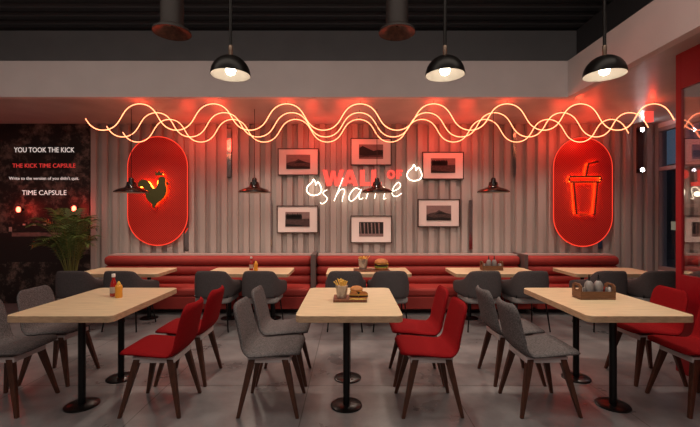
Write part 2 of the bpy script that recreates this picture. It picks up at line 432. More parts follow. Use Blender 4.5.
for px, py, lb in ((15.5, 209.5, 'left'), (71.5, 208.5, 'right')):  # added red bulbs standing in for red glows of the mural picture
    x, z = WX(px, 6.2), WZ(py, 6.2)
    t = thing('added_red_bulb', 'added red bulb for a red glow pictured in the mural, %s one of two' % lb, 'lamp', (x, 6.34, z), 0, 'added red bulbs on the mural')
    MB().box((0, -.03, 0), (.035, .06, .035)).obj('arm', M['blackmetal'], t)
    MB().lathe([(.008, -.045), (.026, -.03), (.03, 0), (.026, .03), (.008, .045)], (0, -.085, 0), 12).obj('bulb', M['muralglow'], t, smooth=True)
    point('added_red_glow', (x, 6.18, z), 2.6, (1, .03, .02), .03)  # added point light, spreads the pictured red glow over the panel

# ------------------------------------------------------------------ capsule signs
def capsule(hw, hh, n=20):
    out = []
    for i in range(n+1):
        t = PI*i/n; out.append((hw*math.cos(t), hh-hw+hw*math.sin(t)))
    for i in range(n+1):
        t = PI+PI*i/n; out.append((hw*math.cos(t), -(hh-hw)+hw*math.sin(t)))
    return out
SY = 6.28
def sign_base(px0, px1, py0, py1, label):
    cx, cz = WX((px0+px1)/2, SY), WZ((py0+py1)/2, SY)
    hw, hh = (px1-px0)/2*SY/F, (py1-py0)/2*SY/F
    t = thing('capsule_sign', label, 'sign', (cx, SY, cz))
    MB().prism_y(capsule(hw, hh), 0, .02).obj('panel', M['signred'], t)
    MB().prism_y(capsule(hw*.93, hh*.95), .02, .085).obj('backing_box', M['framewood'], t)
    MB().tube([(x, .004, z) for x, z in capsule(hw+.006, hh+.006)], .009, 6, closed=True).obj('neon_rim', M['neonred'], t, smooth=True)
    return t, cx, cz
t, cx, cz = sign_base(128, 187, 137, 245, 'glowing red capsule sign with dark rooster and small crown, left wall')
S = SY/F
def rel(poly, cx=cx, cz=cz): return [(WX(a, SY)-cx, WZ(b, SY)-cz) for a, b in poly]
roost = [(140,187),(140,183.5),(142,180.8),(146,180),(150,182),(152.5,185.5),(154.5,188.5),(157.5,187.5),(159.3,184),(160,179.5),(161.6,177.2),(164.5,177),(166.8,179),(166.3,182.5),(167.5,188),(167.2,194),(163.5,199.5),(158.5,203.5),(155.5,208),(153,203.5),(149.5,200.5),(147.3,196),(147,191.5),(145.5,188),(143,187)]
def sm(poly, n=3): return [(v.x, v.z) for v in catmull([(a, 0, b) for a, b in poly], n, True)]
r = sm(rel(roost))
crown = rel([(156.8,171.8),(158.8,173.8),(160.6,171),(162.5,173.8),(164.6,171.8),(164.2,175.8),(157.2,175.8)])
comb = rel([(167.3,182),(169.3,182.6),(169.6,184.6),(168,185.2)])
MB().prism_y(r, -.055, -.04).obj('rooster_figure', M['olive'], t)
MB().prism_y(crown, -.055, -.04).obj('crown_figure', M['olive'], t)
MB().prism_y(comb, -.055, -.04).obj('wattle_figure', M['olive'], t)
gx = sum(p[0] for p in r)/len(r); gz = sum(p[1] for p in r)/len(r)
MB().tube([(gx+(a-gx)*.86, -.028, gz+(b-gz)*.86) for a, b in r], .007, 5, closed=True).obj('halo_light', M['halo'], t)
c0, c1 = crown[-1], crown[-2]
MB().tube([(c0[0], -.028, c0[1]+.02), (c1[0], -.028, c1[1]+.02)], .005, 5).obj('halo_light', M['halo'], t)
mb = MB()
for a, b in (rel([(150, 190)])[0], rel([(160, 197)])[0]): mb.tube([(a, -.03, b), (a, 0, b)], .006, 6)
mb.obj('standoff', M['darkbrown'], t)
t, cx, cz = sign_base(554, 612, 138, 246, 'glowing red capsule sign with drinking cup and straw outline, right wall')
def cupf(mb, r, y, n=6):
    mb.tube([(a, y, b) for a, b in rel([(568.5,176.8),(598.5,176.8),(599.3,179.5),(598.5,182.2),(568.5,182.2),(567.7,179.5)], cx, cz)], r, n, closed=True)
    mb.tube([(a, y, b) for a, b in rel([(572.3,182.4),(575,214),(593,214),(595.7,182.4)], cx, cz)], r, n)
    mb.tube([(a, y, b) for a, b in rel([(584.3,176),(587,164),(596.3,162)], cx, cz)], r, n)
mb = MB(); cupf(mb, .0150, -.046); mb.obj('cup_figure', M['darkbrown'], t)
mb = MB(); cupf(mb, .0045, -.030); mb.obj('halo_light', M['halosoft'], t)

# ------------------------------------------------------------------ wall sign (coral letters, white neon script)
SY2 = 6.335
ox, oz = WX(365, SY2), WZ(185, SY2)
ws = thing('wall_lettering', 'coral WALL OF letters with white neon script shame on cladding', 'sign', (ox, SY2, oz))
def q(a, b): return (WX(a, SY2)-ox, WZ(b, SY2)-oz)
def letter(name, polys, y0=-.03, y1=.03):
    mb = MB()
    for p in polys: mb.prism_y([q(a, b) for a, b in p], y0, y1)
    return mb.obj(name, M['coral'], ws)
T_, B_ = 170, 186
letter('letter_w', [[(322.5,T_),(327,T_),(329.3,180),(331.2,T_+1),(335.2,T_+1),(337,180),(339.6,T_),(344,T_),(339.4,B_),(335,B_),(333.2,177.5),(331.2,B_),(326.7,B_)]])
letter('letter_a', [[(347.5,T_),(352.6,T_),(358,B_),(353.3,B_),(352.5,183.2),(347.5,183.2),(346.7,B_),(342.2,B_)]][:0] or [[(347.6,T_),(350.0,T_),(350.0,174.8),(348.5,180),(350,180),(350,183.2),(347.5,183.2),(346.7,B_),(342.2,B_)],[(350.0,T_),(352.5,T_),(358,B_),(353.4,B_),(352.6,183.2),(350,183.2),(350,180),(351.6,180),(350.0,174.8)]])
for x in (360, 371.5): letter('letter_l', [[(x,T_),(x+4.6,T_),(x+4.6,182.3),(x+10,182.3),(x+10,B_),(x,B_)]])
# ring O and F
def ring(cx_, cy_, rx, ry, k, n=20):
    mb = MB(); vs = []; fs = []
    for i in range(n):
        t_ = 2*PI*i/n
        for s_, y in ((1, -.03), (k, -.03), (k, .03), (1, .03)):
            a, b = q(cx_+rx*s_*math.cos(t_), cy_+ry*(s_ if s_ == 1 else s_*1.08)*math.sin(t_)); vs.append((a, y, b))
    for i in range(n):
        for j in range(4): fs.append((i*4+j, i*4+(j+1) % 4, ((i+1) % n)*4+(j+1) % 4, ((i+1) % n)*4+j))
    mb.add(vs, fs); return mb
ring(391, 174.5, 4.2, 4.5, .48).obj('letter_o', M['coral'], ws)
letter('letter_f', [[(396.3,170),(402.5,170),(402.2,172.3),(399,172.3),(399,173.8),(401.6,173.8),(401.4,176),(399,176),(399,179),(396.3,179)]])
def script(name, strokes, r=.0052, y=-.05, n=6):
    mb = MB()
    for s_ in strokes:
        mb.tube([(v.x, v.y, v.z) for v in catmull([(q(300+a/5.385, 160+b/5.385)[0], y, q(300+a/5.385, 160+b/5.385)[1]) for a, b in s_], n)], r, 6)
    return mb.obj(name, M['neonwhite'], ws, smooth=True)
script('script_s', [[(148,162),(128,172),(128,186),(146,204),(142,222),(122,236),(110,230)]])
script('script_h', [[(232,98),(212,150),(184,222)], [(192,200),(215,165),(236,158),(240,175),(230,205),(228,225)]])
script('script_a', [[(325,162),(300,152),(275,175),(263,205),(275,222),(300,205),(322,172)], [(330,158),(318,195),(322,212),(340,205)]])
script('script_m', [[(372,152),(365,180),(355,210)], [(360,190),(380,155),(400,150),(408,165),(400,208)], [(404,185),(425,152),(450,148),(458,165),(448,208),(462,206)]])
script('script_e', [[(496,170),(525,158),(540,138),(528,122),(508,140),(494,170),(500,192),(520,196),(545,180)]])
fl = [[(74,104),(64,124),(44,142),(38,166),(54,186),(78,192)], [(74,104),(84,120),(86,136),(98,120),(112,142),(117,164),(105,184),(78,192)]]
script('flame_icon', fl, .0075); script('flame_icon', [[(a+536, b-78) for a, b in st_] for st_ in fl], .0075)
for px, py in ((313.5, 189), (414, 174.5), (345, 197), (385, 194)):
    point('script_glow', (WX(px, 6.2), 6.2, WZ(py, 6.2)), .4, (1, .8, .6), .04)

# ------------------------------------------------------------------ framed photographs
PY = 6.335
hills1 = lambda: [(.0,.35),(.15,.48),(.3,.42),(.5,.66),(.62,.55),(.8,.45),(1,.4),(1,0),(0,0)]
frames = [((278.5,149,318.3,175), 'hills', 'mountain lake photograph, upper left of the wall lettering'),
          ((277.5,206,317.8,232.5), 'trees', 'photograph of trees along water, lower left near bench'),
          ((351,138.8,391,165), 'reeds', 'photograph of dark treeline mirrored in water, directly above the lettering'),
          ((351,216,391.3,242.5), 'trunks', 'photograph of dark leaning trunks, directly below the lettering'),
          ((422.5,152.5,463,179), 'trees', 'photograph of trees and shore, upper right of the lettering'),
          ((418,199.5,459,226.5), 'hills', 'photograph of low mountain, lower right of the lettering')]
for (a, b, c, d), kind, lab in frames:
    x0, x1, z0, z1 = WX(a, PY), WX(c, PY), WZ(d, PY), WZ(b, PY); cx, cz = (x0+x1)/2, (z0+z1)/2; hw, hh = (x1-x0)/2, (z1-z0)/2
    t = thing('framed_picture', 'framed '+lab, 'picture', (cx, PY, cz), 0, 'framed photographs around the wall lettering')
    mb = MB()
    for s_ in (-1, 1): mb.box((s_*hw, 0, 0), (.014, .06, 2*hh+.014)); mb.box((0, 0, s_*hh), (2*hw-.014, .06, .014))
    mb.obj('frame', M['framewood'], t)
    MB().box((0, -.012, 0), (2*hw-.012, .012, 2*hh-.012)).obj('mount', M['mount'], t)
    pw, ph = hw*.60, hh*.55
    mb = MB(); mb.k = 0; mb.box((0, -.021, 0), (2*pw, .004, 2*ph))
    u = lambda p: [(-pw+2*pw*x_, -ph+2*ph*y_) for x_, y_ in p]
    if kind == 'hills':
        mb.k = 1; mb.prism_y(u([(0, 0), (1, 0), (1, .42), (.8, .5), (.62, .62), (.5, .70), (.38, .55), (.2, .5), (0, .4)]), -.025, -.023)
        mb.k = 2; mb.prism_y(u([(0, 0), (1, 0), (1, .15), (.6, .22), (.3, .18), (0, .3)]), -.027, -.025); mb.prism_y(u([(.35, .42), (.9, .42), (.7, .52), (.55, .6)]), -.027, -.025)
    elif kind == 'trees':
        mb.k = 1; mb.prism_y(u([(0, 0), (1, 0), (1, .55), (0, .5)]), -.025, -.023)
        mb.k = 2
        for i in range(9):
            x_ = .03+i*.07; mb.prism_y(u([(x_, .5), (x_+.09, .5), (x_+.10, .72), (x_+.06, .93-.02*(i % 3)), (x_-.02, .75)]), -.027, -.025)
        mb.prism_y(u([(0, 0), (1, 0), (.6, .1), (0, .2)]), -.027, -.025)
    elif kind == 'reeds':
        mb.k = 1; mb.prism_y(u([(0, .1), (1, .15), (1, .4), (0, .45)]), -.025, -.023)
        mb.k = 2; mb.prism_y(u([(0, .28), (.25, .2), (.6, .25), (1, .3), (1, .6), (.75, .62), (.6, .55), (.4, .7), (.15, .9), (0, .75)]), -.027, -.025)
    else:
        mb.k = 2; mb.prism_y(u([(0, .2), (1, .2), (1, 1), (0, 1)]), -.025, -.023)
        mb.k = 0
        for i in range(6): x_ = .06+i*.15; mb.prism_y(u([(x_, .2), (x_+.04, .2), (x_+.01+.02*(i % 2), .95), (x_-.03, .95)]), -.027, -.025)
    mb.obj('photograph', [M['printlight'], M['printmid'], M['printdark']], t)

# ------------------------------------------------------------------ mirror strips in the cladding
for (a, b, c, d), lab in (((226.3,129,231.2,177), 'between the rooster sign and upper left picture'),
                     ((513,128.5,518,176), 'high up left of the cup sign'),
                     ((469,200,474,249.5), 'low down right of the lower right picture'),
                     ((185,228,190.2,253), 'low at the right edge of the rooster sign'),
                     ((268.5,200,272,247), 'low down left of the lower left picture'),
                     ((597,240,602,248.5), 'short one just below the cup sign')):
    Y = 6.355; x0, x1, z0, z1 = WX(a, Y), WX(c, Y), WZ(d, Y), WZ(b, Y)
    o = MB().box((0, 0, 0), (x1-x0, .02, z1-z0)).obj('mirror_strip', M['mirror'], loc=((x0+x1)/2, Y, (z0+z1)/2))
    tag(o, 'narrow vertical mirror strip in the cladding, '+lab, 'mirror', 'mirror strips in the cladding')

# ------------------------------------------------------------------ neon waves under the ceiling
P_ = .958; XB = -3.22; XS = -3.44; XE = 4.24
for Yw, lab in ((5.07, 'nearest of the three'), (5.51, 'middle of the three'), (5.90, 'rearmost of the three')):
    o = thing('neon_wave', 'long wavy amber neon tube under the ceiling, '+lab, 'neon light', (0, Yw, 2.721), 0, 'neon waves under the lowered ceiling')
    N = 260; pts = []
    for i in range(N+1):
        x = XS+(XE-XS)*i/N; ph = 2*PI*(x-XB)/P_
        pts.append((x+.028*math.sin(2*ph), 0, -.172*math.cos(ph)))
    MB().tube(pts, .0056, 6).obj('neon_tube', M['neon'], o, smooth=True)
    for j in range(8):
        xc = XB+P_/2+j*P_
        if xc < XE:
            MB().tube([(xc, 0, .172+.007), (xc, 0, CL-2.721-.001)], .003, 5).obj('ceiling_hook', M['blackmetal'], o)
            if Yw < 5.2: point('neon_glow', (xc, Yw+.03, 2.721+.125), 1.6, (1, .05, .02), .04)
            if Yw > 5.6: point('neon_glow', (xc+.24*(-1)**j, 6.0, 2.721-.08), 4.6, (1, .045, .02), .12)
o = MB().box((0, 0, 0), (.09, .06, .15)).obj('neon_power_box', M['coral'], loc=(WX(649, 5.6), 5.6, CL-.076))
tag(o, 'small glowing orange red box hanging under the ceiling at the neon waves right end', 'power box')

# wall spotlights on the dark strip
o = thing('spotlight_rail', 'dark vertical strip at the right end of the cladding', 'rail', (WX(641, 6.3), 6.33, WZ(150, 6.3)))
MB().box((0, 0, 0), (.09, .04, .74)).obj('rail_body', M['framewood'], o)
for py, lb in ((130, 'upper'), (170, 'lower')):
    z = WZ(py, 6.25)
    t = thing('wall_spotlight', 'bright white spotlight on the dark strip, %s of two' % lb, 'spotlight', (WX(641, 6.25), 6.30, z), 0, 'white spotlights on the strip')
    R = Matrix.Rotation(PI/2, 3, 'X')
    mb = MB(); mb.tube([(0, 0, 0), (0, -.08, 0)], .035, 14); mb.obj('housing', M['blackmetal'], t)
    mb = MB(); mb.tube([(0, -.08, 0), (0, -.086, 0)], .03, 14); mb.obj('lens', M['spotled'], t)

# ------------------------------------------------------------------ bench
BY = 6.0
def roll(x0, x1, yc, zc, ry, rz, n=14):
    rings = []
    L_ = x1-x0; e = .05
    for x, s_ in ((x0, .55), (x0+.015, .8), (x0+e, 1), (x1-e, 1), (x1-.015, .8), (x1, .55)):
        rings.append([Vector((x, yc+ry*s_*(abs(math.cos(t))**.8)*(1 if math.cos(t) > 0 else -1), zc+rz*s_*(abs(math.sin(t))**.8)*(1 if math.sin(t) > 0 else -1))) for t in [2*PI*j/n for j in range(n)]])
    return MB().loft(rings)
def bench(x0, x1, label):
    b = thing('bench', label, 'bench', ((x0+x1)/2, 6.0, 0), 0, 'red benches along the back wall')
    h_ = (x1-x0)/2
    MB().box((0, .07, .04), (2*h_-.06, .60, .08)).obj('plinth', M['kick'], b)
    MB().box((0, .0, .17), (2*h_, .76, .18)).obj('base', M['leather'], b, bevel=.01)
    MB().box((0, -.13, .32), (2*h_, .50, .12)).obj('seat', M['leather'], b, bevel=.04, seg=4, smooth=True)
    for i in range(3):
        roll(-h_, h_, .09, .437+.146*i, .085, .077).obj('back_roll', M['leather'], b, smooth=True)
    MB().box((0, .20, .50), (2*h_-.03, .19, .60)).obj('back_frame', M['leather'], b)
    MB().box((0, .215, .812), (2*h_-.04, .23, .022)).obj('ledge', M['ledge'], b)
    return b
dl = (WX(102.5, 6.0), WX(310.8, 5.95)); dm = (WX(316, 5.95), WX(523, 5.95)); dr = (WX(527, 5.95), WX(621, 6.0))
bench(*dl, 'long red roll-back bench at left, under the rooster sign')
bench(*dm, 'long red roll-back bench in the middle, under the framed pictures')
bench(*dr, 'shorter red roll-back bench at right, under the cup sign')
for a, b, lab in ((dl[1], dm[0], 'tall grey upright divider between left and middle benches'), (dm[1], dr[0], 'thin grey upright divider between middle and right benches')):
    o = MB().box((0, 0, .42), (b-a-.006, .44, .84)).obj('bench_divider', M['divider'], loc=((a+b)/2, 6.12, 0), bevel=.004)
    tag(o, lab, 'divider')

# ------------------------------------------------------------------ tables
def table_proto(name, w_, d_, h_, th, bases, label, loc, group):
    t = thing(name, label, 'table', loc, 0, group)
    r_ = .05
    mb = MB(); mb.k = 1; mb.prism_z(rrect(-w_/2, -d_/2, w_/2, d_/2, r_), h_-th, h_)
    o = mb.obj('tabletop', [M['oak'], M['oakedge']], t, bevel=.003)
    for p in o.data.polygons: p.material_index = 0 if p.normal.z > .5 else 1
    for bx, by in bases:
        MB().tube([(bx, by, .012), (bx, by, h_-th-.008)], .026, 16).obj('pedestal', M['blackmetal'], t, smooth=True)
        MB().lathe([(.119, 0), (.119, .008), (.107, .014), (.03, .018)], (bx, by, 0), 32).obj('base_plate', M['blackmetal'], t, smooth=True)
        MB().box((bx, by, h_-th-.006), (.28 if w_ < 1 else .2, .2, .012)).obj('top_plate', M['blackmetal'], t)
    return t
TY = 3.2
ft = table_proto('dining_table', .75, 1.04, .75, .047, [(-.022, -.245), (-.015, .25)], 'near oak table with two black pedestals at left, holding ketchup and mustard', (-2.015, TY, 0), 'near oak dining tables')
dup(ft, (-.005, TY, 0), 0, 'near oak table in the centre, holding a board with fries and burger')
dup(ft, (2.02, TY, 0), 0, 'near oak table at right, holding a wooden condiment caddy')
bt = table_proto('bench_table', 1.14, .62, .665, .045, [(-.3, 0), (.3, 0)], 'far oak table by the bench, leftmost, beside the palm', (-3.11, 5.44, 0), 'far oak tables by the benches')
for x, lb in ((-1.385, 'far oak table by the bench holding a small ketchup and mustard'), (.25, 'far oak table below the framed pictures, holding a burger board'),
              (1.97, 'far oak table by the bench, holding a small condiment caddy'), (3.55, 'far empty oak table at right, below the cup sign')):
    dup(bt, (x, 5.44, 0), 0, lb)

# ------------------------------------------------------------------ side chair
def superring(c, a, n_, hw, ht, N=20, p=.5, lift=0.0, curve=0.0):
    out = []
    for j in range(N):
        t = 2*PI*j/N; u = abs(math.cos(t))**p*(1 if math.cos(t) >= 0 else -1); v = abs(math.sin(t))**.8*(1 if math.sin(t) >= 0 else -1)
        out.append(c+a*(hw*u)+n_*(ht*v+curve*u*u))
    return out
def chair_proto(name, fab, label, loc, rz, group):
    t = thing(name, label, 'chair', loc, rz, group)
    prof = [Vector((x, 0, z)) for x, z in ((.218, .440), (.21, .448), (.18, .455), (.10, .452), (-.02, .440), (-.11, .435), (-.165, .452), (-.20, .50), (-.222, .58), (-.245, .68), (-.268, .775), (-.272, .79))]
    pts = catmull(prof, 5); n = len(pts); cum = [0]
    for i in range(1, n): cum.append(cum[-1]+(pts[i]-pts[i-1]).length)
    Ltot = cum[-1]; rings = []; A = Vector((0, 1, 0))
    for i, p in enumerate(pts):
        tg = (pts[min(i+1, n-1)]-pts[max(i-1, 0)]).normalized(); nn = tg.cross(A)
        if nn.z < 0 and i < n//2: nn = -nn
        if i >= 1 and nn.dot(prev) < 0: nn = -nn
        prev = nn
        s0, s1 = cum[i], Ltot-cum[i]; u = cum[i]/Ltot
        hw = .215 if u < .45 else .215-.030*((u-.45)/.55)
        r0, r1 = .07, .085
        if s0 < r0: hw -= r0*(1-math.sqrt(max(0, 1-((r0-s0)/r0)**2)))*.8
        if s1 < r1: hw -= r1*(1-math.sqrt(max(0, 1-((r1-s1)/r1)**2)))*.8
        ht = .024 if u < .5 else .021
        e = min(s0, s1)
        if e < .03: ht *= math.sqrt(max(.06, 1-((.03-e)/.03)**2))
        rings.append(superring(p, A, nn, hw, ht, 22, .55, curve=.006 if u < .45 else .028*min(1, (u-.45)/.2)))
    sp = next(i for i in range(n) if pts[i].z > .462 and pts[i].x < -.1)
    MB().loft(rings[:sp+1], True, False).obj('seat', fab, t, smooth=True)
    MB().loft(rings[sp:], False, True).obj('backrest', fab, t, smooth=True)
    MB().box((-.005, 0, .396), (.31, .30, .045)).obj('seat_frame', M['underframe'], t, bevel=.006)
    for sx in (-1, 1):
        for sy in (-1, 1):
            top = Vector((sx*.120-.005, sy*.132, .40)); bot = Vector((sx*.212, sy*.195, 0))
            r_ = []
            for c, a, b in ((bot, .012, .012), (bot.lerp(top, .75), .022, .019), (top, .024, .021)):
                r_.append([c+Vector((-a, -b, 0)), c+Vector((a, -b, 0)), c+Vector((a, b, 0)), c+Vector((-a, b, 0))])
            MB().loft(r_).obj('leg', M['walnut'], t, bevel=.004)
    return t
ys = (2.965, 3.475)
spec = [('grey', -2.585, 0, 'left of the left near table'), ('red', -1.43, PI, 'right of the left near table'),
        ('grey', -.585, 0, 'left of the centre near table'), ('red', .587, PI, 'right of the centre near table'),
        ('grey', 1.43, 0, 'left of the right near table'), ('red', 2.625, PI, 'right of the right near table')]
protos = {}
for col, x, rz, where in spec:
    for i, y in enumerate(ys):
        lab = '%s fabric chair with walnut legs, %s, %s of the pair' % (col, where, 'nearer' if i == 0 else 'farther')
        g = '%s side chairs at the near tables' % col
        if col not in protos:
            protos[col] = chair_proto('side_chair', M['greyfab'] if col == 'grey' else M['redfab'], lab, (x, y, 0), rz, g)
        else: dup(protos[col], (x, y, 0), rz+random.uniform(-.02, .02), lab)

# ------------------------------------------------------------------ armchair (faces +y)
def armchair_proto(label, loc):
    t = thing('armchair', label, 'chair', loc, 0, 'charcoal armchairs at the far tables')
    path = [(.255, .30, .50), (.262, .27, .50), (.262, .18, .505), (.255, .06, .515), (.235, -.06, .53), (.20, -.145, .575), (.14, -.195, .59), (0, -.215, .592), (-.14, -.195, .59), (-.20, -.145, .575), (-.235, -.06, .53), (-.255, .06, .515), (-.262, .18, .505), (-.262, .27, .50), (-.255, .30, .50)]
    hh = [.04, .065, .085, .095, .115, .158, .168, .17, .168, .158, .115, .095, .085, .065, .04]
    path = [(a*.93, b, c) for a, b, c in path]; P = catmull(path, 4); hv = [v.x for v in catmull([(h_, 0, 0) for h_ in hh], 4)]
    n = len(P); rings = []
    for i, p in enumerate(P):
        tg = P[min(i+1, n-1)]-P[max(i-1, 0)]; tg.z = 0; tg.normalize(); nn = Vector((tg.y, -tg.x, 0))
        e = min(i, n-1-i); th = .024*(1 if e > 3 else (.45+.18*e))
        rings.append(superring(p, Vector((0, 0, 1))+nn*0.0, nn, hv[i], th, 18, .6))
    a0, a1 = 17, n-18
    MB().loft(rings[:a0+1], True, False).obj('armrest', M['armfab'], t, smooth=True)
    MB().loft(rings[a0:a1+1], False, False).obj('backrest', M['armfab'], t, smooth=True)
    MB().loft(rings[a1:], False, True).obj('armrest', M['armfab'], t, smooth=True)
    MB().prism_z(rrect(-.225, -.17, .225, .29, .09), .345, .425).obj('seat', M['seatfab'], t, bevel=.025, seg=3, smooth=True)
    for sx in (-1, 1):
        for sy, y0, y1 in ((-1, -.13, -.17), (1, .22, .29)):
            MB().tube([(sx*.215, y1, 0), (sx*.18, y0, .35)], .009, 8).obj('leg', M['blackmetal'], t, smooth=True)
    MB().tube([(-.19, -.09, .345), (-.19, .20, .345), (.19, .20, .345), (.19, -.09, .345)], .01, 8, closed=True).obj('seat_ring', M['blackmetal'], t, smooth=True)
    for sx in (-1, 1): MB().tube([(sx*.17, -.1, .35), (sx*.2, -.155, .45)], .01, 8).obj('back_support', M['blackmetal'], t, smooth=True)
    return t
AX = [(-3.43, 'at the far table beside the palm, left of its pair'), (-2.84, 'at the far table beside the palm, right of its pair'),
      (-1.71, 'second far table from left, left of its pair'), (-1.12, 'second far table from left, right of its pair'),
      (-.06, 'at the far table with the burger board, left of its pair'), (.50, 'at the far table with the burger board, right of its pair'),
      (1.66, 'at the far table with the caddy, left of its pair'), (2.25, 'at the far table with the caddy, right of its pair'),
      (3.22, 'at the far right table, left of its pair'), (3.83, 'at the far right table, right of its pair by the partition')]
ap = None
for x, w_ in AX:
    lab = 'charcoal armchair '+w_
    if ap is None: ap = armchair_proto(lab, (x, 4.96, 0))
    else: dup(ap, (x, 4.96, 0), random.uniform(-.04, .04), lab)

# ------------------------------------------------------------------ pendants
def big_pendant(loc, label):
    t = thing('dome_pendant', label, 'pendant lamp', loc, 0, 'black dome pendants at the front')
    n = 10
    prof = [(.16*math.cos(PI/2*i/n), .16*math.sin(PI/2*i/n)) for i in range(n+1)]; prof[-1] = (.018, .158)
    inn = [(r_-.004 if r_ > .02 else r_, z-.004) for r_, z in prof]; inn[0] = (.156, 0)
    mb = MB(); mb.lathe(prof, n=40, cap=False); mb.obj('lamp_shade', M['lampblack'], t, smooth=True)
    mb = MB(); mb.lathe(inn, n=40, cap=False); mb.lathe([(.16, 0), (.156, 0)], n=40, cap=False); mb.obj('shade_lining', M['lampwhite'], t, smooth=True)
    MB().lathe([(.012, .155), (.016, .165), (.016, .195), (.018, .20), (.018, .24), (.014, .245)], n=20).obj('collar', M['brass'], t, smooth=True)
    MB().tube([(0, 0, .235), (0, 0, CH-loc[2]+.04)], .013, 10).obj('stem', M['lampblack'], t, smooth=True)
    MB().lathe([(.01, -.0), (.032, .012), (.042, .04), (.034, .07), (.018, .10), (.016, .14)], n=20).obj('bulb', M['bulb'], t, smooth=True)
    spot('pendant_beam', (loc[0], loc[1], loc[2]-.02), 44, WARM, 130, .7, .05)
for px, wh in ((230.6, 'left'), (445, 'middle'), (604.5, 'right')):
    big_pendant((WX(px, 3.2), 3.2, WZ(75.3, 3.2)), 'black dome pendant lamp hanging at the front, %s of the three' % wh)
sp_ = None
for px, wh in ((131.3, 'in front of the rooster sign'), (254.5, 'left of the framed pictures'), (377, 'in front of the neon script'), (493.3, 'right of the framed pictures')):
    loc = (WX(px, 5.46), 5.46, WZ(192.5, 5.46)); lab = 'small black flared pendant lamp on thin cord, '+wh
    if sp_: dup(sp_, loc, 0, lab); spot('small_pendant_beam', (loc[0], loc[1], loc[2]-.02), 14, WARM, 140, .6, .06); continue
    t = sp_ = thing('flared_pendant', lab, 'pendant lamp', loc, 0, 'small flared pendants over the far tables')
    prof = [(.220, 0), (.219, .014), (.18, .042), (.12, .062), (.08, .078), (.068, .088), (.062, .12), (.056, .145), (.036, .152), (.034, .19), (.022, .205), (.008, .21)]
    MB().lathe(prof, n=32, cap=False).obj('lamp_shade', M['lampgloss'], t, smooth=True)
    MB().lathe([(.216, -.001), (.15, .03), (.085, .055), (.02, .06)], n=32, cap=False).obj('shade_lining', M['lampwhite'], t, smooth=True)
    MB().lathe([(.01, .018), (.024, .026), (.026, .04), (.02, .055)], n=16).obj('bulb', M['smallbulb'], t, smooth=True)
    MB().tube([(0, 0, .208), (0, 0, CL-loc[2]-.001)], .0045, 6).obj('cord', M['lampblack'], t)
    spot('small_pendant_beam', (loc[0], loc[1], loc[2]-.02), 14, WARM, 140, .6, .06)
# big can lamps near the top
for px, wh in ((172, 'left'), (397, 'right of centre')):
    t = thing('can_lamp', 'dark flared can lamp at the top of the picture, %s one' % wh, 'ceiling lamp', (WX(px, 3.4), 3.4, WZ(33, 3.4)), 0, 'flared can lamps under the high ceiling')
    hz = CH-t.location.z
    MB().lathe([(.16, 0), (.155, .02), (.12, .045), (.097, .06), (.095, .3), (.095, hz+.03)], n=32, cap=False).obj('housing', M['brown'], t, smooth=True)
    MB().lathe([(.157, .0), (.10, .02), (.06, .05), (.01, .06)], n=32, cap=False).obj('reflector', M['copper'], t, smooth=True)

# ------------------------------------------------------------------ food and condiments
def bottle_k(loc, label, s=1):
    t = thing('ketchup_bottle', label, 'bottle', loc, 0, 'ketchup bottles')
    MB().lathe([(.026*s, 0), (.028*s, .01), (.028*s, .09), (.022*s, .12), (.013*s, .145), (.012*s, .165)], n=20).obj('bottle_body', M['ketchup'], t, smooth=True)
    MB().lathe([(.0285*s, .03), (.0287*s, .032), (.0287*s, .08), (.0285*s, .082)], n=20, cap=False).obj('paper_label', M['mustard'] if 0 else M['paper'], t, smooth=True)
    MB().lathe([(.015*s, .165), (.015*s, .19), (.013*s, .193)], n=16).obj('cap', M['whiteplastic'], t, smooth=True)
def bottle_m(loc, label):
    t = thing('mustard_bottle', label, 'bottle', loc, 0, 'mustard bottles')
    MB().lathe([(.026, 0), (.029, .01), (.027, .05), (.029, .085), (.024, .105), (.012, .112)], n=20).obj('bottle_body', M['mustard'], t, smooth=True)
    MB().lathe([(.016, .112), (.014, .122), (.004, .138)], n=14).obj('nozzle', M['cheese'], t, smooth=True)
bottle_k((WX(113.5, 3.33), 3.33, .75), 'ketchup bottle with white cap on the left near table')
bottle_m((WX(118.8, 3.28), 3.28, .75), 'yellow mustard bottle on the left near table')
bottle_k((WX(251.3, 5.48), 5.48, .665), 'ketchup bottle on the far table left of centre')
bottle_m((WX(255.8, 5.44), 5.44, .665), 'yellow mustard bottle on the far table left of centre')

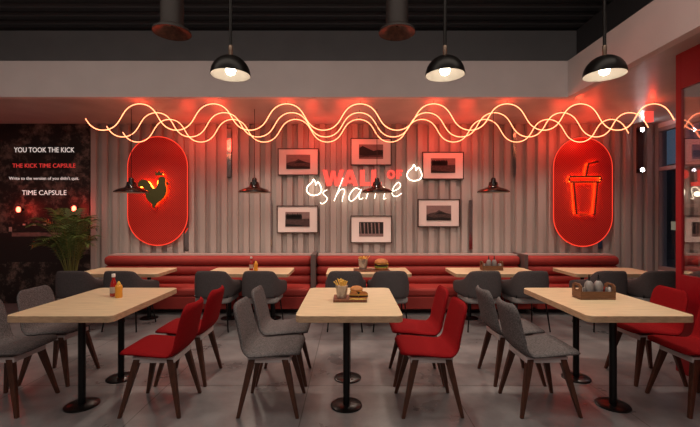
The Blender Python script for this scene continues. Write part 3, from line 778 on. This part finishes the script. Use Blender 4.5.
def fries_cup(loc, z, label, s=1, g=None):
    t = thing('fries_cup', label, 'cup of fries', (loc[0], loc[1], z), 0, 'cups of fries')
    MB().lathe([(.034*s, 0), (.048*s, .10*s)], n=20, cap=False).obj('glass', M['cupglass'], t, smooth=True)
    MB().lathe([(.031*s, .003), (.044*s, .09*s)], n=18).obj('paper_liner', M['paper'], t, smooth=True)
    for i in range(22):
        a = random.uniform(0, 2*PI); r_ = random.uniform(0, .032)*s
        b0 = Vector((r_*math.cos(a), r_*math.sin(a), .085*s)); d = Vector((r_*math.cos(a)*1.0+random.uniform(-.015, .015), r_*math.sin(a)*1.0+random.uniform(-.015, .015), random.uniform(.035, .062)))
        MB().tube([b0, b0+d], .0048, 4).obj('fry', M['fries'], t)
def burger(loc, z, label, s=1):
    t = thing('burger', label, 'burger', (loc[0], loc[1], z), random.uniform(0, 3), 'burgers')
    def L_(name, pr, m, n=24): MB().lathe([(a*s, b*s) for a, b in pr], n=n).obj(name, m, t, smooth=True)
    L_('bottom_bun', [(.045, 0), (.052, .006), (.05, .018)], M['bun'])
    L_('lettuce', [(.05, .018), (.058, .021), (.056, .025), (.05, .026)], M['lettuce'], 13)
    L_('patty', [(.048, .026), (.053, .031), (.053, .040), (.048, .044)], M['patty'])
    MB().box((0, 0, .046*s), (.088*s, .088*s, .004*s)).obj('cheese', M['cheese'], t)
    L_('top_bun', [(.05, .048), (.055, .056), (.05, .07), (.034, .081), (.008, .086)], M['bun'])
def board(loc, w_, d_, label, z):
    o = MB().box((0, 0, .01), (w_, d_, .02)).obj('serving_board', M['board'], loc=(loc[0], loc[1], z), bevel=.003)
    tag(o, label, 'board')
board((0.0, 3.20), .27, .22, 'dark wooden serving board on the centre near table', .75)
fries_cup((WX(341.8, 3.18), 3.17), .77, 'glass cup of fries on the near board', 1.12)
burger((WX(356.5, 3.24), 3.245), .77, 'burger at the back of the near board', 1.0)
t = thing('burger_half', 'cut burger half with dark filling at the front of the near board', 'burger', (WX(358, 3.14), 3.145, .77))
def half(parent, dx, rz):
    R = Matrix.Rotation(rz, 4, 'Z')
    for nm, pr, m in (('bottom_bun', [(0, 0), (.032, 0), (.035, .012), (0, .012)], 'bun'), ('patty', [(0, .012), (.036, .012), (.036, .026), (0, .026)], 'patty'), ('cheese', [(0, .026), (.038, .026), (.038, .030), (0, .030)], 'cheese'), ('top_bun', [(0, .030), (.036, .030), (.033, .045), (.018, .056), (0, .058)], 'bun')):
        mb = MB(); N = 12; vs = []
        for j in range(N+1):
            a = PI*j/N
            for r_, z in pr: v = R @ Vector((r_*math.cos(a), r_*math.sin(a), z)); vs.append(v+Vector((dx, 0, 0)))
        m_ = len(pr); fs = [(j*m_+i, j*m_+(i+1) % m_, (j+1)*m_+(i+1) % m_, (j+1)*m_+i) for j in range(N) for i in range(m_)]
        fs += [tuple(range(m_)), tuple(N*m_+i for i in range(m_))]
        mb.add(vs, fs); mb.obj(nm, M[m], parent)
half(t, .045, .15); half(t, -.035, -.12)
for i in range(5):
    x, y = .018+.022*i, 3.104
    o = MB().tube([(-.022, 0, 0), (.022, random.uniform(-.008, .008), 0)], .0042, 4).obj('loose_fry', M['fries'], loc=(x, y, .7745)); o.rotation_euler = (0, 0, random.uniform(-.5, .5))
    tag(o, 'loose fry on the near board front edge, %s from the left' % ['first', 'second', 'third', 'fourth', 'fifth'][i], 'fry', 'loose fries on the near board')
board((WX(371.3, 5.45), 5.43), .50, .22, 'long dark serving board on the far table below the pictures', .665)
fries_cup((WX(363, 5.43), 5.43), .685, 'tall cup of fries on the far board', 1.55)
burger((WX(381.3, 5.43), 5.43), .685, 'burger on the far board', 1.75)

def squeeze(x, y, z, label):
    t = thing('squeeze_bottle', label, 'bottle', (x, y, z), 0, 'grey squeeze bottles in the caddies')
    MB().lathe([(.032, 0), (.035, .006), (.035, .10), (.027, .124), (.013, .138)], n=22).obj('bottle_body', M['greyplastic'], t, smooth=True)
    MB().lathe([(.013, .138), (.009, .146), (.004, .19)], n=14).obj('nozzle', M['blackmetal'], t, smooth=True)
def caddy(x, y, z, where, big):
    t = thing('condiment_caddy', 'wooden condiment caddy on the '+where, 'caddy', (x, y, z), 0, 'wooden condiment caddies')
    w_, d_ = .285, .13
    MB().box((0, 0, .003), (w_, d_, .006)).obj('bottom', M['caddywood'], t)
    for s_ in (-1, 1): MB().box((0, s_*(d_/2-.005), .038), (w_-.02, .01, .056)).obj('side_board', M['caddywood'], t)
    for s_ in (-1, 1):
        mb = MB(); X = s_*(w_/2-.005)
        mb.box((X, 0, .04), (.01, d_, .06)); mb.box((X, -d_/2+.018, .09), (.01, .036, .04)); mb.box((X, d_/2-.018, .09), (.01, .036, .04))
        mb.prism_x([(-d_/2, .11), (d_/2, .11), (d_/2-.03, .128), (-d_/2+.03, .128)], X-.005, X+.005)
        mb.obj('end_board', M['caddywood'], t)
    squeeze(x-.038, y, z+.01, 'grey squeeze bottle in the caddy on the %s, left one' % where)
    squeeze(x+.040, y, z+.01, 'grey squeeze bottle in the caddy on the %s, right one' % where)
    for dx, m in ((-.115, 'whiteplastic'), (-.09, 'greyplastic'), (.095, 'greyplastic'), (.12, 'whiteplastic')):
        o = MB().lathe([(.011, 0), (.012, .07), (.009, .085)], n=12).obj('shaker', M[m], smooth=True, loc=(x+dx, y-.02, z+.01))
        tag(o, 'small shaker in %s caddy, %s' % ('the near' if big else 'the far', {-.115: 'far left white one', -.09: 'grey one near the left end', .095: 'grey one near the right end', .12: 'far right white one'}[dx]), 'shaker', 'shakers in the caddies')
    if big:
        o = MB().box((0, 0, .045), (.018, .03, .07)).obj('sauce_packet', M['ketchup'], loc=(x+.108, y+.03, z+.01)); tag(o, 'red sauce packet at the right end of the near caddy', 'packet')
caddy(2.035, 3.25, .75, 'right near table', True)
caddy(2.00, 5.50, .665, 'far table right of centre', False)

# ------------------------------------------------------------------ palm
pl = thing('potted_palm', 'green potted palm standing before the mural beside the bench', 'plant', (-4.15, 5.80, 0))
MB().lathe([(.11, 0), (.14, .05), (.16, .36), (.14, .36)], n=28).obj('pot', M['pot'], pl, smooth=True)
MB().lathe([(.14, .33), (.01, .34)], n=20).obj('soil', M['soil'], pl)
for i in range(24):
    a = 2*PI*i/24+random.uniform(-.2, .2); reach = random.uniform(.22, .58); hgt = random.uniform(.78, 1.42)
    if math.sin(a) > .1: reach *= .52
    base = Vector((.04*math.cos(a), .04*math.sin(a), .34)); pts = []
    for k_ in range(15):
        s_ = k_/14; r_ = reach*(s_**1.5); z = .34+hgt*math.sin(min(1, s_*.92)*PI*.56)*.95-.13*max(0, s_-.6)*2.0
        pts.append(base+Vector((r_*math.cos(a), r_*math.sin(a), z-.34)))
    st_ = MB().tube(pts, [.009-.0075*j/14 for j in range(15)], 5).obj('frond_stem', M['stem'], pl)
    mb = MB(); side = Vector((-math.sin(a), math.cos(a), 0))
    for k_ in range(10, 28):
        s_ = k_/28*14; i0 = int(s_); p = pts[i0].lerp(pts[min(14, i0+1)], s_-i0); tg = (pts[min(14, i0+1)]-pts[max(0, i0-1)]).normalized()
        ln = .21*math.sin(PI*min(1, (k_-7)/22))+.05
        for sg in (-1, 1):
            d = (side*sg*.8+tg*.65+Vector((0, 0, .12))).normalized(); nrm = d.cross(tg).normalized(); wv = d.cross(nrm).normalized()*.008
            q1 = p+d*ln*.5+Vector((0, 0, -.005)); q2 = p+d*ln+Vector((0, 0, -.3*ln))
            mb.add([p-wv*.4, p+wv*.4, q1+wv, q1-wv, q2], [(0, 1, 2, 3), (3, 2, 4)])
    mb.obj('leaflets', M['leaf'], st_)
